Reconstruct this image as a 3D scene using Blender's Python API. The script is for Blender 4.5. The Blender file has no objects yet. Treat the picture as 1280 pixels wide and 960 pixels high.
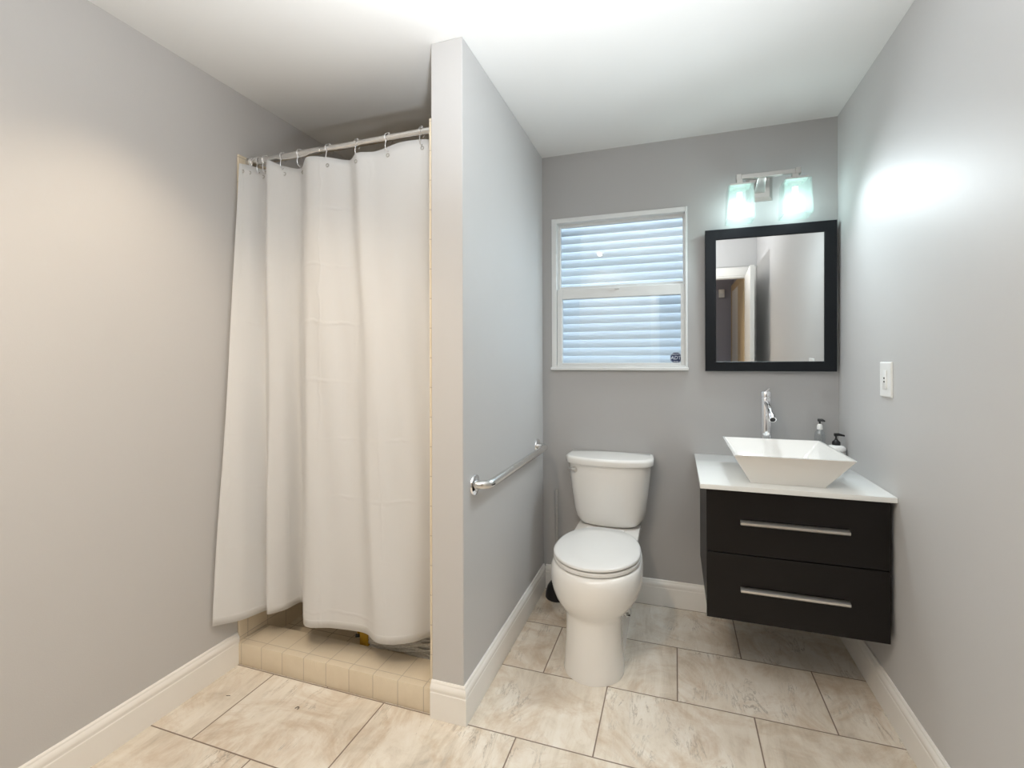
import bpy, bmesh, math, random
from mathutils import Vector, Matrix
random.seed(7)
S = bpy.context.scene
COL = S.collection
PI = math.pi

# ------------------------------------------------------------------ camera
F_PX = 602.71
cd = bpy.data.cameras.new('camera'); cam = bpy.data.objects.new('camera', cd); COL.objects.link(cam)
cd.sensor_fit = 'HORIZONTAL'; cd.sensor_width = 36.0; cd.lens = F_PX*36/1280
cd.shift_y = -30.64/1280
cd.clip_start = 0.02
YAW, PITCH, ROLL, H = 0.3263, 0.0029, -0.0027, 1.2838
fw = Vector((-math.sin(YAW), math.cos(YAW), 0)); rt = Vector((math.cos(YAW), math.sin(YAW), 0)); up = Vector((0,0,1))
fw2 = fw*math.cos(PITCH)+up*math.sin(PITCH); up2 = up*math.cos(PITCH)-fw*math.sin(PITCH)
rt3 = rt*math.cos(ROLL)+up2*math.sin(ROLL); up3 = up2*math.cos(ROLL)-rt*math.sin(ROLL)
M = Matrix((rt3, up3, -fw2)).transposed().to_4x4(); M.translation = Vector((0,0,H))
cam.matrix_world = M
S.camera = cam

# ------------------------------------------------------------------ world, view
S.view_settings.view_transform = 'Standard'; S.view_settings.look = 'None'
S.view_settings.gamma = 1.0; S.view_settings.use_curve_mapping = False
S.view_settings.exposure = 0.03
W = bpy.data.worlds.new('world'); S.world = W; W.use_nodes = True
bg = W.node_tree.nodes['Background']; bg.inputs[0].default_value = (0.85,0.925,1.0,1); bg.inputs[1].default_value = 4.6
S.cycles.max_bounces = 12; S.cycles.diffuse_bounces = 7; S.cycles.transparent_max_bounces = 16
S.cycles.sample_clamp_indirect = 4.0
CAN_W, CAN_COL = 22.0, (1.0, 0.80, 0.58)
CAN2_W = 58.0
BULB_W, BULB_COL = 21.0, (0.86, 0.95, 1.0)
GLOW_W = 1.7
# added fill spot without a fixture, pointed up at the ceiling beside the camera
fd = bpy.data.lights.new('bounce_fill', 'SPOT'); fd.energy = 146.0; fd.color = (0.93,0.97,1.0); fd.spot_size = math.radians(138); fd.spot_blend = 1.0; fd.shadow_soft_size = 0.06
fo = bpy.data.objects.new('bounce_fill', fd); COL.objects.link(fo); fo.location = (-0.25, 0.60, 1.32); fo.rotation_euler = (math.radians(180),0,0)

# ------------------------------------------------------------------ room dimensions (m)
XL, XPL, XP, XR = -1.774, -0.8396, -0.7141, 0.7335
YP, YB, YF = 1.5667, 2.6588, -0.12
ZC, BB = 2.44, 0.131
CURB_Y0, CURB_Y1, CURB_Z = 1.5685, 1.722, 0.092

# ------------------------------------------------------------------ materials
def nt(m):
    return m.node_tree.nodes, m.node_tree.links
def mat(name, color, rough=0.5, metal=0.0, noise=0.03, nscale=30, bump=0.0, bscale=200, coat=0.0, spec=0.5, trans=0.0, ior=1.45):
    m = bpy.data.materials.new(name); m.use_nodes = True
    N, L = nt(m); b = N['Principled BSDF']
    b.inputs['Roughness'].default_value = rough; b.inputs['Metallic'].default_value = metal
    b.inputs['Coat Weight'].default_value = coat; b.inputs['Coat Roughness'].default_value = 0.05
    b.inputs['Specular IOR Level'].default_value = spec
    b.inputs['Transmission Weight'].default_value = trans; b.inputs['IOR'].default_value = ior
    tc = N.new('ShaderNodeTexCoord')
    n = N.new('ShaderNodeTexNoise'); n.inputs['Scale'].default_value = nscale; n.inputs['Detail'].default_value = 3
    L.new(tc.outputs['Object'], n.inputs['Vector'])
    r = N.new('ShaderNodeMapRange'); r.inputs['To Min'].default_value = 1-noise; r.inputs['To Max'].default_value = 1+noise
    L.new(n.outputs['Fac'], r.inputs['Value'])
    mx = N.new('ShaderNodeVectorMath'); mx.operation = 'SCALE'; mx.inputs[0].default_value = color
    L.new(r.outputs[0], mx.inputs['Scale']); L.new(mx.outputs[0], b.inputs['Base Color'])
    if bump:
        n2 = N.new('ShaderNodeTexNoise'); n2.inputs['Scale'].default_value = bscale; n2.inputs['Detail'].default_value = 4
        L.new(tc.outputs['Object'], n2.inputs['Vector'])
        bp = N.new('ShaderNodeBump'); bp.inputs['Strength'].default_value = bump; bp.inputs['Distance'].default_value = 0.002
        L.new(n2.outputs['Fac'], bp.inputs['Height']); L.new(bp.outputs[0], b.inputs['Normal'])
    return m
def emis(name, color, strength):
    m = bpy.data.materials.new(name); m.use_nodes = True
    N, L = nt(m); N.remove(N['Principled BSDF'])
    e = N.new('ShaderNodeEmission'); e.inputs[0].default_value = (*color,1); e.inputs[1].default_value = strength
    L.new(e.outputs[0], N['Material Output'].inputs[0]); return m
def thin_glass(name, tint=(0.96,0.98,0.98), f0=0.06):
    m = bpy.data.materials.new(name); m.use_nodes = True
    N, L = nt(m); N.remove(N['Principled BSDF'])
    t = N.new('ShaderNodeBsdfTransparent'); t.inputs[0].default_value = (*tint,1)
    g = N.new('ShaderNodeBsdfGlossy'); g.inputs['Roughness'].default_value = 0.02
    lw = N.new('ShaderNodeLayerWeight'); pw = N.new('ShaderNodeMath'); pw.operation = 'POWER'; pw.inputs[1].default_value = 5.0; L.new(lw.outputs['Facing'], pw.inputs[0])
    a = N.new('ShaderNodeMath'); a.operation = 'MULTIPLY_ADD'; a.inputs[1].default_value = 0.7; a.inputs[2].default_value = f0; L.new(pw.outputs[0], a.inputs[0])
    x = N.new('ShaderNodeMixShader'); L.new(a.outputs[0], x.inputs[0]); L.new(t.outputs[0], x.inputs[1]); L.new(g.outputs[0], x.inputs[2])
    L.new(x.outputs[0], N['Material Output'].inputs[0]); return m

GRAY = (0.56, 0.555, 0.555)
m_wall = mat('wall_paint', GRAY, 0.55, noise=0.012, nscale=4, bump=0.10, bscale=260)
m_wall_b = mat('back_wall_paint_dimmed', (0.44,0.435,0.435), 0.55, noise=0.012, nscale=4, bump=0.10, bscale=260)  # wall grey darkened; this wall's dimmer light is put into its colour
m_ceil = mat('ceiling_paint', (0.775,0.78,0.775), 0.8, noise=0.01, nscale=3, bump=0.08, bscale=150)
m_trim = mat('white_trim_paint', (0.88,0.865,0.835), 0.35, noise=0.02, nscale=12)
m_porc = mat('porcelain', (0.845,0.835,0.81), 0.08, noise=0.006, nscale=5, coat=0.5)
m_seat = mat('seat_plastic', (0.77,0.77,0.76), 0.2, noise=0.006, nscale=5)
m_chrome = mat('chrome', (0.88,0.88,0.9), 0.07, 1.0, noise=0.02)
m_steel = mat('brushed_steel', (0.74,0.73,0.71), 0.24, 1.0, noise=0.05, nscale=60)
m_nickel = mat('satin_nickel', (0.60,0.59,0.57), 0.33, 1.0, noise=0.04, nscale=60)
m_handle = mat('drawer_handle_metal', (0.72,0.69,0.65), 0.35, 1.0, noise=0.04, nscale=80)
m_black = mat('black_plastic', (0.015,0.015,0.017), 0.35, noise=0.1)
m_darkmetal = mat('dark_bolt', (0.08,0.07,0.06), 0.5, 0.8, noise=0.1)
m_frame = mat('mirror_frame_black', (0.007,0.009,0.012), 0.34, spec=0.32, noise=0.25, nscale=250, bump=0.35, bscale=420)
m_counter = mat('white_countertop', (0.84,0.86,0.85), 0.05, noise=0.008, nscale=6, coat=0.3)
m_plastic = mat('white_plastic', (0.86,0.86,0.85), 0.3, noise=0.01)
m_vinyl = mat('white_window_frame', (0.72,0.73,0.73), 0.4, noise=0.02, nscale=20)
m_yellow = mat('yellow_plastic', (0.62,0.36,0.03), 0.4, noise=0.1)
m_string = mat('mop_string', (0.82,0.79,0.72), 0.9, noise=0.25, nscale=120)
m_glass = thin_glass('window_glass')
m_clear = thin_glass('clear_acrylic', (0.95,0.95,0.94), 0.22)
m_clearb = thin_glass('clear_bottle', (0.91,0.93,0.94), 0.14)
m_mirror = mat('mirror_silver', (0.80,0.80,0.79), 0.015, 1.0, noise=0.002)
m_hall = mat('hall_paint', (0.30,0.30,0.36), 0.6, noise=0.02, nscale=4)
m_door = mat('white_door_paint', (0.80,0.79,0.76), 0.4, noise=0.015, nscale=8)
m_tan = mat('tan_door_paint', (0.55,0.42,0.25), 0.5, noise=0.05, nscale=14)
m_caulk = mat('shower_grout', (0.33,0.27,0.21), 0.8, noise=0.1)
m_navy = mat('navy_sticker', (0.012,0.028,0.09), 0.4, noise=0.05)
m_silver = mat('sticker_lettering', (0.50,0.54,0.62), 0.5, noise=0.03)

def m_espresso():
    m = mat('espresso_wood', (0.0085,0.0070,0.0065), 0.40, noise=0.2, nscale=14, spec=0.30)
    N, L = nt(m); b = N['Principled BSDF']
    tc = N.new('ShaderNodeTexCoord'); mp = N.new('ShaderNodeMapping'); mp.inputs['Scale'].default_value = (6,6,160)
    n = N.new('ShaderNodeTexNoise'); n.inputs['Scale'].default_value = 1.5; n.inputs['Detail'].default_value = 6
    L.new(tc.outputs['Object'], mp.inputs[0]); L.new(mp.outputs[0], n.inputs['Vector'])
    bp = N.new('ShaderNodeBump'); bp.inputs['Strength'].default_value = 0.12; bp.inputs['Distance'].default_value = 0.001
    L.new(n.outputs['Fac'], bp.inputs['Height']); L.new(bp.outputs[0], b.inputs['Normal']); return m
m_wood = m_espresso()

def frosted():
    m = bpy.data.materials.new('frosted_shade_glass'); m.use_nodes = True
    N, L = nt(m); N.remove(N['Principled BSDF'])
    t = N.new('ShaderNodeBsdfTranslucent'); t.inputs[0].default_value = (0.92,0.98,0.955,1)
    d = N.new('ShaderNodeBsdfDiffuse'); d.inputs[0].default_value = (0.86,0.92,0.90,1)
    tr = N.new('ShaderNodeBsdfTransparent'); tr.inputs[0].default_value = (0.93,1.0,0.98,1)
    g = N.new('ShaderNodeBsdfGlossy'); g.inputs['Roughness'].default_value = 0.15
    lw = N.new('ShaderNodeLayerWeight'); fr = N.new('ShaderNodeMath'); fr.operation = 'POWER'; fr.inputs[1].default_value = 4.0; L.new(lw.outputs['Facing'], fr.inputs[0])
    a = N.new('ShaderNodeMixShader'); a.inputs[0].default_value = 0.35; L.new(t.outputs[0], a.inputs[1]); L.new(d.outputs[0], a.inputs[2])
    b = N.new('ShaderNodeMixShader'); b.inputs[0].default_value = 0.91; L.new(a.outputs[0], b.inputs[1]); L.new(tr.outputs[0], b.inputs[2])
    c = N.new('ShaderNodeMixShader'); L.new(fr.outputs[0], c.inputs[0]); L.new(b.outputs[0], c.inputs[1]); L.new(g.outputs[0], c.inputs[2])
    L.new(c.outputs[0], N['Material Output'].inputs[0]); return m
m_frost = frosted()

def slat_mat():
    m = bpy.data.materials.new('louver_paint'); m.use_nodes = True
    N, L = nt(m); b = N['Principled BSDF']; b.inputs['Base Color'].default_value = (0.76,0.80,0.83,1); b.inputs['Roughness'].default_value = 0.45
    tc = N.new('ShaderNodeTexCoord'); n = N.new('ShaderNodeTexNoise'); n.inputs['Scale'].default_value = 6; L.new(tc.outputs['Object'], n.inputs['Vector'])
    rr = N.new('ShaderNodeMapRange'); rr.inputs['To Min'].default_value = 0.4; rr.inputs['To Max'].default_value = 0.5
    L.new(n.outputs['Fac'], rr.inputs['Value']); L.new(rr.outputs[0], b.inputs['Roughness'])
    t = N.new('ShaderNodeBsdfTranslucent'); t.inputs[0].default_value = (0.78,0.86,0.94,1)
    x = N.new('ShaderNodeMixShader'); x.inputs[0].default_value = 0.22
    L.new(b.outputs[0], x.inputs[1]); L.new(t.outputs[0], x.inputs[2]); L.new(x.outputs[0], N['Material Output'].inputs[0]); return m
m_slat = slat_mat()

def math_node(N, L, op, a, b=None, c=None):
    n = N.new('ShaderNodeMath'); n.operation = op
    for i, v in enumerate((a, b, c)):
        if v is None: continue
        if isinstance(v, (int, float)): n.inputs[i].default_value = v
        else: L.new(v, n.inputs[i])
    return n.outputs[0]

def tile_mat(name, tw, th, x0, y0, grout_w, ramp, grout_col, half=True, vein=1.0, axes='XY', rough=0.28, warm=0.0):
    """Rectangular tiles in a running bond: grout lines, a tone per tile, cloudy stone with streaks."""
    m = bpy.data.materials.new(name); m.use_nodes = True
    N, L = nt(m); b = N['Principled BSDF']
    tc = N.new('ShaderNodeTexCoord'); sp = N.new('ShaderNodeSeparateXYZ'); L.new(tc.outputs['Object'], sp.inputs[0])
    X, Y = sp.outputs[axes[0]], sp.outputs[axes[1]]
    v = math_node(N, L, 'DIVIDE', math_node(N, L, 'SUBTRACT', Y, y0), th)
    row = math_node(N, L, 'FLOOR', v)
    u = math_node(N, L, 'DIVIDE', math_node(N, L, 'SUBTRACT', X, x0), tw)
    if half:
        par = math_node(N, L, 'FLOORED_MODULO', row, 2.0)
        u = math_node(N, L, 'ADD', u, math_node(N, L, 'MULTIPLY', par, 0.5))
    colm = math_node(N, L, 'FLOOR', u)
    def edge(f, size):
        fr = math_node(N, L, 'SUBTRACT', f, math_node(N, L, 'FLOOR', f))
        return math_node(N, L, 'MULTIPLY', math_node(N, L, 'MINIMUM', fr, math_node(N, L, 'SUBTRACT', 1.0, fr)), size)
    d = math_node(N, L, 'MINIMUM', edge(u, tw), edge(v, th))
    gr = N.new('ShaderNodeMapRange'); gr.interpolation_type = 'SMOOTHSTEP'
    gr.inputs['From Min'].default_value = grout_w*0.35; gr.inputs['From Max'].default_value = grout_w*0.75
    L.new(d, gr.inputs['Value'])
    cx = N.new('ShaderNodeCombineXYZ'); L.new(colm, cx.inputs[0]); L.new(row, cx.inputs[1])
    wn = N.new('ShaderNodeTexWhiteNoise'); wn.noise_dimensions = '3D'; L.new(cx.outputs[0], wn.inputs['Vector'])
    off = N.new('ShaderNodeVectorMath'); off.operation = 'SCALE'; off.inputs['Scale'].default_value = 20.0; L.new(wn.outputs['Color'], off.inputs[0])
    ad = N.new('ShaderNodeVectorMath'); L.new(tc.outputs['Object'], ad.inputs[0]); L.new(off.outputs[0], ad.inputs[1])
    # broad clouds
    n1 = N.new('ShaderNodeTexNoise'); n1.inputs['Scale'].default_value = 4.2; n1.inputs['Detail'].default_value = 8; n1.inputs['Roughness'].default_value = 0.66; n1.inputs['Distortion'].default_value = 0.6
    L.new(ad.outputs[0], n1.inputs['Vector'])
    # streaks, turned a little off the tile's side
    mp = N.new('ShaderNodeMapping'); mp.inputs['Rotation'].default_value = (0,0,0.30); mp.inputs['Scale'].default_value = (9,1.7,5)
    L.new(ad.outputs[0], mp.inputs[0])
    n2 = N.new('ShaderNodeTexNoise'); n2.inputs['Scale'].default_value = 1.4; n2.inputs['Detail'].default_value = 9; n2.inputs['Roughness'].default_value = 0.72; n2.inputs['Distortion'].default_value = 1.2
    L.new(mp.outputs[0], n2.inputs['Vector'])
    s = math_node(N, L, 'ADD', math_node(N, L, 'MULTIPLY', n1.outputs['Fac'], 0.55), math_node(N, L, 'MULTIPLY', n2.outputs['Fac'], 0.45))
    s = math_node(N, L, 'ADD', s, math_node(N, L, 'MULTIPLY', math_node(N, L, 'SUBTRACT', wn.outputs['Value'], 0.5), 0.05))
    cr = N.new('ShaderNodeValToRGB'); e = cr.color_ramp
    for i, (p, c) in enumerate(ramp):
        if i < 2: e.elements[i].position = p; e.elements[i].color = (*c,1)
        else: el = e.elements.new(p); el.color = (*c,1)
    L.new(s, cr.inputs[0])
    # rusty blotches and dark hair veins
    n3 = N.new('ShaderNodeTexNoise'); n3.inputs['Scale'].default_value = 3.0; n3.inputs['Detail'].default_value = 10; n3.inputs['Roughness'].default_value = 0.7; n3.inputs['Distortion'].default_value = 2.0
    of2 = N.new('ShaderNodeVectorMath'); of2.inputs[1].default_value = (31,17,5); L.new(ad.outputs[0], of2.inputs[0]); L.new(of2.outputs[0], n3.inputs['Vector'])
    bl = N.new('ShaderNodeMapRange'); bl.inputs['From Min'].default_value = 0.47; bl.inputs['From Max'].default_value = 0.70; bl.inputs['To Max'].default_value = 0.75*vein; L.new(n3.outputs['Fac'], bl.inputs['Value'])
    mx1 = N.new('ShaderNodeMix'); mx1.data_type = 'RGBA'; L.new(bl.outputs[0], mx1.inputs['Factor']); L.new(cr.outputs[0], mx1.inputs['A']); mx1.inputs['B'].default_value = (0.50,0.36,0.23,1)
    vn = math_node(N, L, 'ABSOLUTE', math_node(N, L, 'SUBTRACT', n2.outputs['Fac'], 0.47))
    vr = N.new('ShaderNodeMapRange'); vr.inputs['From Min'].default_value = 0.0; vr.inputs['From Max'].default_value = 0.022; vr.inputs['To Min'].default_value = 0.65*vein; vr.inputs['To Max'].default_value = 0.0
    L.new(vn, vr.inputs['Value'])
    gate = N.new('ShaderNodeMapRange'); gate.inputs['From Min'].default_value = 0.50; gate.inputs['From Max'].default_value = 0.62; L.new(n1.outputs['Fac'], gate.inputs['Value'])
    vf = math_node(N, L, 'MULTIPLY', vr.outputs[0], gate.outputs[0])
    mx2 = N.new('ShaderNodeMix'); mx2.data_type = 'RGBA'; L.new(vf, mx2.inputs['Factor']); L.new(mx1.outputs['Result'], mx2.inputs['A']); mx2.inputs['B'].default_value = (0.20,0.17,0.13,1)
    mx3 = N.new('ShaderNodeMix'); mx3.data_type = 'RGBA'; L.new(gr.outputs[0], mx3.inputs['Factor']); mx3.inputs['A'].default_value = (*grout_col,1); L.new(mx2.outputs['Result'], mx3.inputs['B'])
    L.new(mx3.outputs['Result'], b.inputs['Base Color'])
    ro = N.new('ShaderNodeMapRange'); ro.inputs['To Min'].default_value = 0.8; ro.inputs['To Max'].default_value = rough; L.new(gr.outputs[0], ro.inputs['Value']); L.new(ro.outputs[0], b.inputs['Roughness'])
    bp = N.new('ShaderNodeBump'); bp.inputs['Strength'].default_value = 0.5; bp.inputs['Distance'].default_value = 0.0015; L.new(gr.outputs[0], bp.inputs['Height']); L.new(bp.outputs[0], b.inputs['Normal'])
    return m
STONE = [(0.30,(0.40,0.36,0.31)), (0.60,(0.84,0.80,0.73)), (0.40,(0.64,0.575,0.485)), (0.49,(0.77,0.71,0.62)), (0.72,(0.88,0.87,0.84))]
m_floor = tile_mat('stone_floor_tile', 0.5225, 0.358, -0.2575+0.26125, 1.2065-0.358*4, 0.0042, STONE, (0.24,0.185,0.145))
PLAIN = [(0.25,(0.69,0.60,0.46)), (0.75,(0.79,0.70,0.555))]
m_curbtile = tile_mat('beige_curb_tile', 0.1085, 0.20, XL+0.03, 0.0, 0.0022, PLAIN, (0.50,0.43,0.35), half=False, vein=0.12, rough=0.35)
m_walltile = tile_mat('beige_shower_tile', 0.108, 0.108, 0.0, 0.0, 0.0026, PLAIN, (0.50,0.43,0.35), half=False, vein=0.1, axes='YZ', rough=0.3)
m_walltile_b = tile_mat('beige_shower_tile_back', 0.108, 0.108, 0.0, 0.0, 0.0026, PLAIN, (0.50,0.43,0.35), half=False, vein=0.1, axes='XZ', rough=0.3)
m_pan = tile_mat('shower_floor_tile', 0.108, 0.108, 0.0, 0.02, 0.003, PLAIN, (0.40,0.33,0.25), half=False, vein=0.2, rough=0.4)

def curtain_mat():
    m = bpy.data.materials.new('white_curtain_cloth'); m.use_nodes = True
    N, L = nt(m); b = N['Principled BSDF']; b.inputs['Base Color'].default_value = (0.88,0.89,0.90,1); b.inputs['Roughness'].default_value = 0.75
    b.inputs['Sheen Weight'].default_value = 0.15
    uv = N.new('ShaderNodeUVMap'); uv.uv_map = 'cloth'; sp = N.new('ShaderNodeSeparateXYZ'); L.new(uv.outputs[0], sp.inputs[0])
    n = N.new('ShaderNodeTexNoise'); n.inputs['Scale'].default_value = 9; n.inputs['Detail'].default_value = 4; L.new(uv.outputs[0], n.inputs['Vector'])
    wob = math_node(N, L, 'MULTIPLY', math_node(N, L, 'SUBTRACT', n.outputs['Fac'], 0.5), 0.05)
    def crease(coord, step, phase, width):
        f = math_node(N, L, 'DIVIDE', math_node(N, L, 'ADD', math_node(N, L, 'ADD', coord, wob), phase), step)
        fr = math_node(N, L, 'SUBTRACT', f, math_node(N, L, 'FLOOR', f))
        d = math_node(N, L, 'MULTIPLY', math_node(N, L, 'ABSOLUTE', math_node(N, L, 'SUBTRACT', fr, 0.5)), step)
        r = N.new('ShaderNodeMapRange'); r.interpolation_type = 'SMOOTHSTEP'; r.inputs['From Min'].default_value = 0; r.inputs['From Max'].default_value = width
        r.inputs['To Min'].default_value = 1; r.inputs['To Max'].default_value = 0; L.new(d, r.inputs['Value']); return r.outputs[0]
    gate = N.new('ShaderNodeTexNoise'); gate.inputs['Scale'].default_value = 2.4; L.new(uv.outputs[0], gate.inputs['Vector'])
    gr = N.new('ShaderNodeMapRange'); gr.inputs['From Min'].default_value = 0.40; gr.inputs['From Max'].default_value = 0.62; L.new(gate.outputs['Fac'], gr.inputs['Value'])
    c = math_node(N, L, 'ADD', crease(sp.outputs[1], 0.235, 0.05, 0.012), crease(sp.outputs[0], 0.29, 0.12, 0.010))
    c = math_node(N, L, 'MULTIPLY', c, gr.outputs[0])
    hem = N.new('ShaderNodeMapRange'); hem.interpolation_type = 'SMOOTHSTEP'; hem.inputs['From Min'].default_value = 0.028; hem.inputs['From Max'].default_value = 0.032; hem.inputs['To Min'].default_value = 0.6; hem.inputs['To Max'].default_value = 0; L.new(sp.outputs[1], hem.inputs['Value'])
    nn = N.new('ShaderNodeTexNoise'); nn.inputs['Scale'].default_value = 3.5; nn.inputs['Detail'].default_value = 3; L.new(uv.outputs[0], nn.inputs['Vector'])
    h = math_node(N, L, 'ADD', math_node(N, L, 'ADD', c, hem.outputs[0]), math_node(N, L, 'MULTIPLY', nn.outputs['Fac'], 1.6))
    bp = N.new('ShaderNodeBump'); bp.inputs['Strength'].default_value = 0.30; bp.inputs['Distance'].default_value = 0.0035; L.new(h, bp.inputs['Height']); L.new(bp.outputs[0], b.inputs['Normal'])
    t = N.new('ShaderNodeBsdfTranslucent'); t.inputs[0].default_value = (0.85,0.85,0.85,1); L.new(bp.outputs[0], t.inputs['Normal'])
    x = N.new('ShaderNodeMixShader'); x.inputs[0].default_value = 0.36; L.new(b.outputs[0], x.inputs[1]); L.new(t.outputs[0], x.inputs[2])
    L.new(x.outputs[0], N['Material Output'].inputs[0]); return m
m_cloth = curtain_mat()

# ------------------------------------------------------------------ mesh helpers
class MB:
    """collects shapes in a bmesh; build() links them as ONE mesh object"""
    def __init__(s): s.bm = bmesh.new()
    def add(s, verts, faces):
        vs = [s.bm.verts.new(v) for v in verts]
        out = []
        for f in faces:
            try: out.append(s.bm.faces.new([vs[i] for i in f]))
            except ValueError: pass
        return vs, out
    def box(s, lo, hi, bevel=0.0, seg=2):
        (x0,y0,z0),(x1,y1,z1) = lo, hi
        v = [(x0,y0,z0),(x1,y0,z0),(x1,y1,z0),(x0,y1,z0),(x0,y0,z1),(x1,y0,z1),(x1,y1,z1),(x0,y1,z1)]
        return s.hexa(v, bevel, seg)
    def hexa(s, v, bevel=0.0, seg=2):
        f = [(0,3,2,1),(4,5,6,7),(0,1,5,4),(1,2,6,5),(2,3,7,6),(3,0,4,7)]
        vs, fs = s.add(v, f)
        if bevel:
            ed = list({e for q in fs for e in q.edges})
            bmesh.ops.bevel(s.bm, geom=ed, offset=bevel, segments=seg, affect='EDGES', profile=0.5, clamp_overlap=True)
        return s
    def loft(s, rings, cap0=True, cap1=True, closed=True):
        n = len(rings[0]); vs = [[s.bm.verts.new(p) for p in r] for r in rings]
        for a, b in zip(vs[:-1], vs[1:]):
            for i in range(n if closed else n-1):
                j = (i+1) % n
                s.bm.faces.new((a[i],a[j],b[j],b[i]))
        if cap0: s.bm.faces.new(list(reversed(vs[0])))
        if cap1: s.bm.faces.new(vs[-1])
        return s
    def cyl(s, p0, p1, r0, r1=None, n=24):
        return s.tube([p0, p1], r0 if r1 is None else (r0, r1), n)
    def tube(s, path, r, n=16, cap=True):
        path = [Vector(p) for p in path]; m = len(path)
        rs = [r]*m if isinstance(r,(int,float)) else list(r)
        t0 = (path[1]-path[0]).normalized()
        nrm = t0.orthogonal().normalized(); rings = []
        for i in range(m):
            if i == 0: t = (path[1]-path[0])
            elif i == m-1: t = (path[-1]-path[-2])
            else: t = (path[i+1]-path[i]).normalized()+(path[i]-path[i-1]).normalized()
            t.normalize()
            nrm = (nrm - t*nrm.dot(t)).normalized(); bn = t.cross(nrm)
            rings.append([path[i]+(nrm*math.cos(2*PI*k/n)+bn*math.sin(2*PI*k/n))*rs[i] for k in range(n)])
        return s.loft(rings, cap, cap)
    def lathe(s, prof, c=(0,0,0), axis='Z', n=40, cap=True):
        """prof: (radius, height) list"""
        c = Vector(c); rings = []
        for r, h in prof:
            r = max(r, 1e-5); ring = []
            for k in range(n):
                a = 2*PI*k/n; u, w = r*math.cos(a), r*math.sin(a)
                p = {'Z':(u,w,h), 'Y':(u,h,-w), 'X':(h,u,w)}[axis]
                ring.append(c+Vector(p))
            rings.append(ring)
        return s.loft(rings, cap, cap)
    def torus(s, c, R, r, axis='X', n=28, k=8):
        c = Vector(c); rows = []
        for i in range(n):
            a = 2*PI*i/n; row = []
            for j in range(k):
                b = 2*PI*j/k; q = R+r*math.cos(b); w = r*math.sin(b)
                p = {'X':(w,q*math.cos(a),q*math.sin(a)),'Y':(q*math.cos(a),w,q*math.sin(a)),'Z':(q*math.cos(a),q*math.sin(a),w)}[axis]
                row.append(s.bm.verts.new(c+Vector(p)))
            rows.append(row)
        for i in range(n):
            for j in range(k):
                s.bm.faces.new((rows[i][j],rows[(i+1)%n][j],rows[(i+1)%n][(j+1)%k],rows[i][(j+1)%k]))
        return s
    def sweep(s, path, prof, z0=0.0):
        """baseboard: profile (out, z) along a 2-D path, out = to the left of travel, mitred"""
        P = [Vector((p[0],p[1])) for p in path]; rings = []
        for i, p in enumerate(P):
            def nrm(a, b):
                d = (b-a).normalized(); return Vector((-d.y, d.x))
            if i == 0: o = nrm(P[0],P[1])
            elif i == len(P)-1: o = nrm(P[-2],P[-1])
            else:
                a, b = nrm(P[i-1],p), nrm(p,P[i+1]); o = (a+b); o = o/ (1+a.dot(b))
            rings.append([Vector((p.x+o.x*w, p.y+o.y*w, z0+z)) for w, z in prof])
        return s.loft(rings)
    def build(s, name, material, parent=None, smooth=True, angle=35, origin=None):
        bm = s.bm
        bmesh.ops.recalc_face_normals(bm, faces=bm.faces[:])
        me = bpy.data.meshes.new(name)
        if parent is not None:
            pw = Vector(parent.get('_base', (0,0,0)))
        elif origin is not None: pw = Vector(origin)
        else: pw = Vector((0,0,0))
        if pw.length: bmesh.ops.translate(bm, verts=bm.verts[:], vec=-pw)
        bm.to_mesh(me); bm.free()
        if smooth:
            for p in me.polygons: p.use_smooth = True
            me.set_sharp_from_angle(angle=math.radians(angle))
        me.materials.append(material)
        o = bpy.data.objects.new(name, me); COL.objects.link(o)
        if parent is not None:
            o.parent = parent
            o['_base'] = list(pw)
        elif origin is not None: o.location = origin; o['_base'] = list(pw)
        return o
def tag(o, label=None, cat=None, group=None, kind=None):
    if label: o['label'] = label
    if cat: o['category'] = cat
    if group: o['group'] = group
    if kind: o['kind'] = kind
    return o
def thing(name, label, cat, base, group=None):
    """an Empty at the thing's base; parts are given in world coordinates and stored relative to it"""
    o = bpy.data.objects.new(name, None); COL.objects.link(o); o.empty_display_size = 0.05
    o.location = base; o['_base'] = list(base)
    return tag(o, label, cat, group)
def copy_tree(o, offset=(0,0,0), parent=None):
    c = o.copy(); COL.objects.link(c)
    if parent is None: c.location = o.location + Vector(offset)
    else: c.parent = parent
    for ch in list(o.children): copy_tree(ch, parent=c)
    return c
def structure(o, label, cat='room'):
    return tag(o, label, cat, kind='structure')

def rrect(cx, cy, a, b, r, z, n=6):
    pts = []
    for (sx, sy, a0) in ((1,1,0),(-1,1,PI/2),(-1,-1,PI),(1,-1,1.5*PI)):
        for k in range(n+1):
            t = a0 + PI/2*k/n
            pts.append((cx+sx*(a-r)+r*math.cos(t), cy+sy*(b-r)+r*math.sin(t), z))
    return pts

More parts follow.
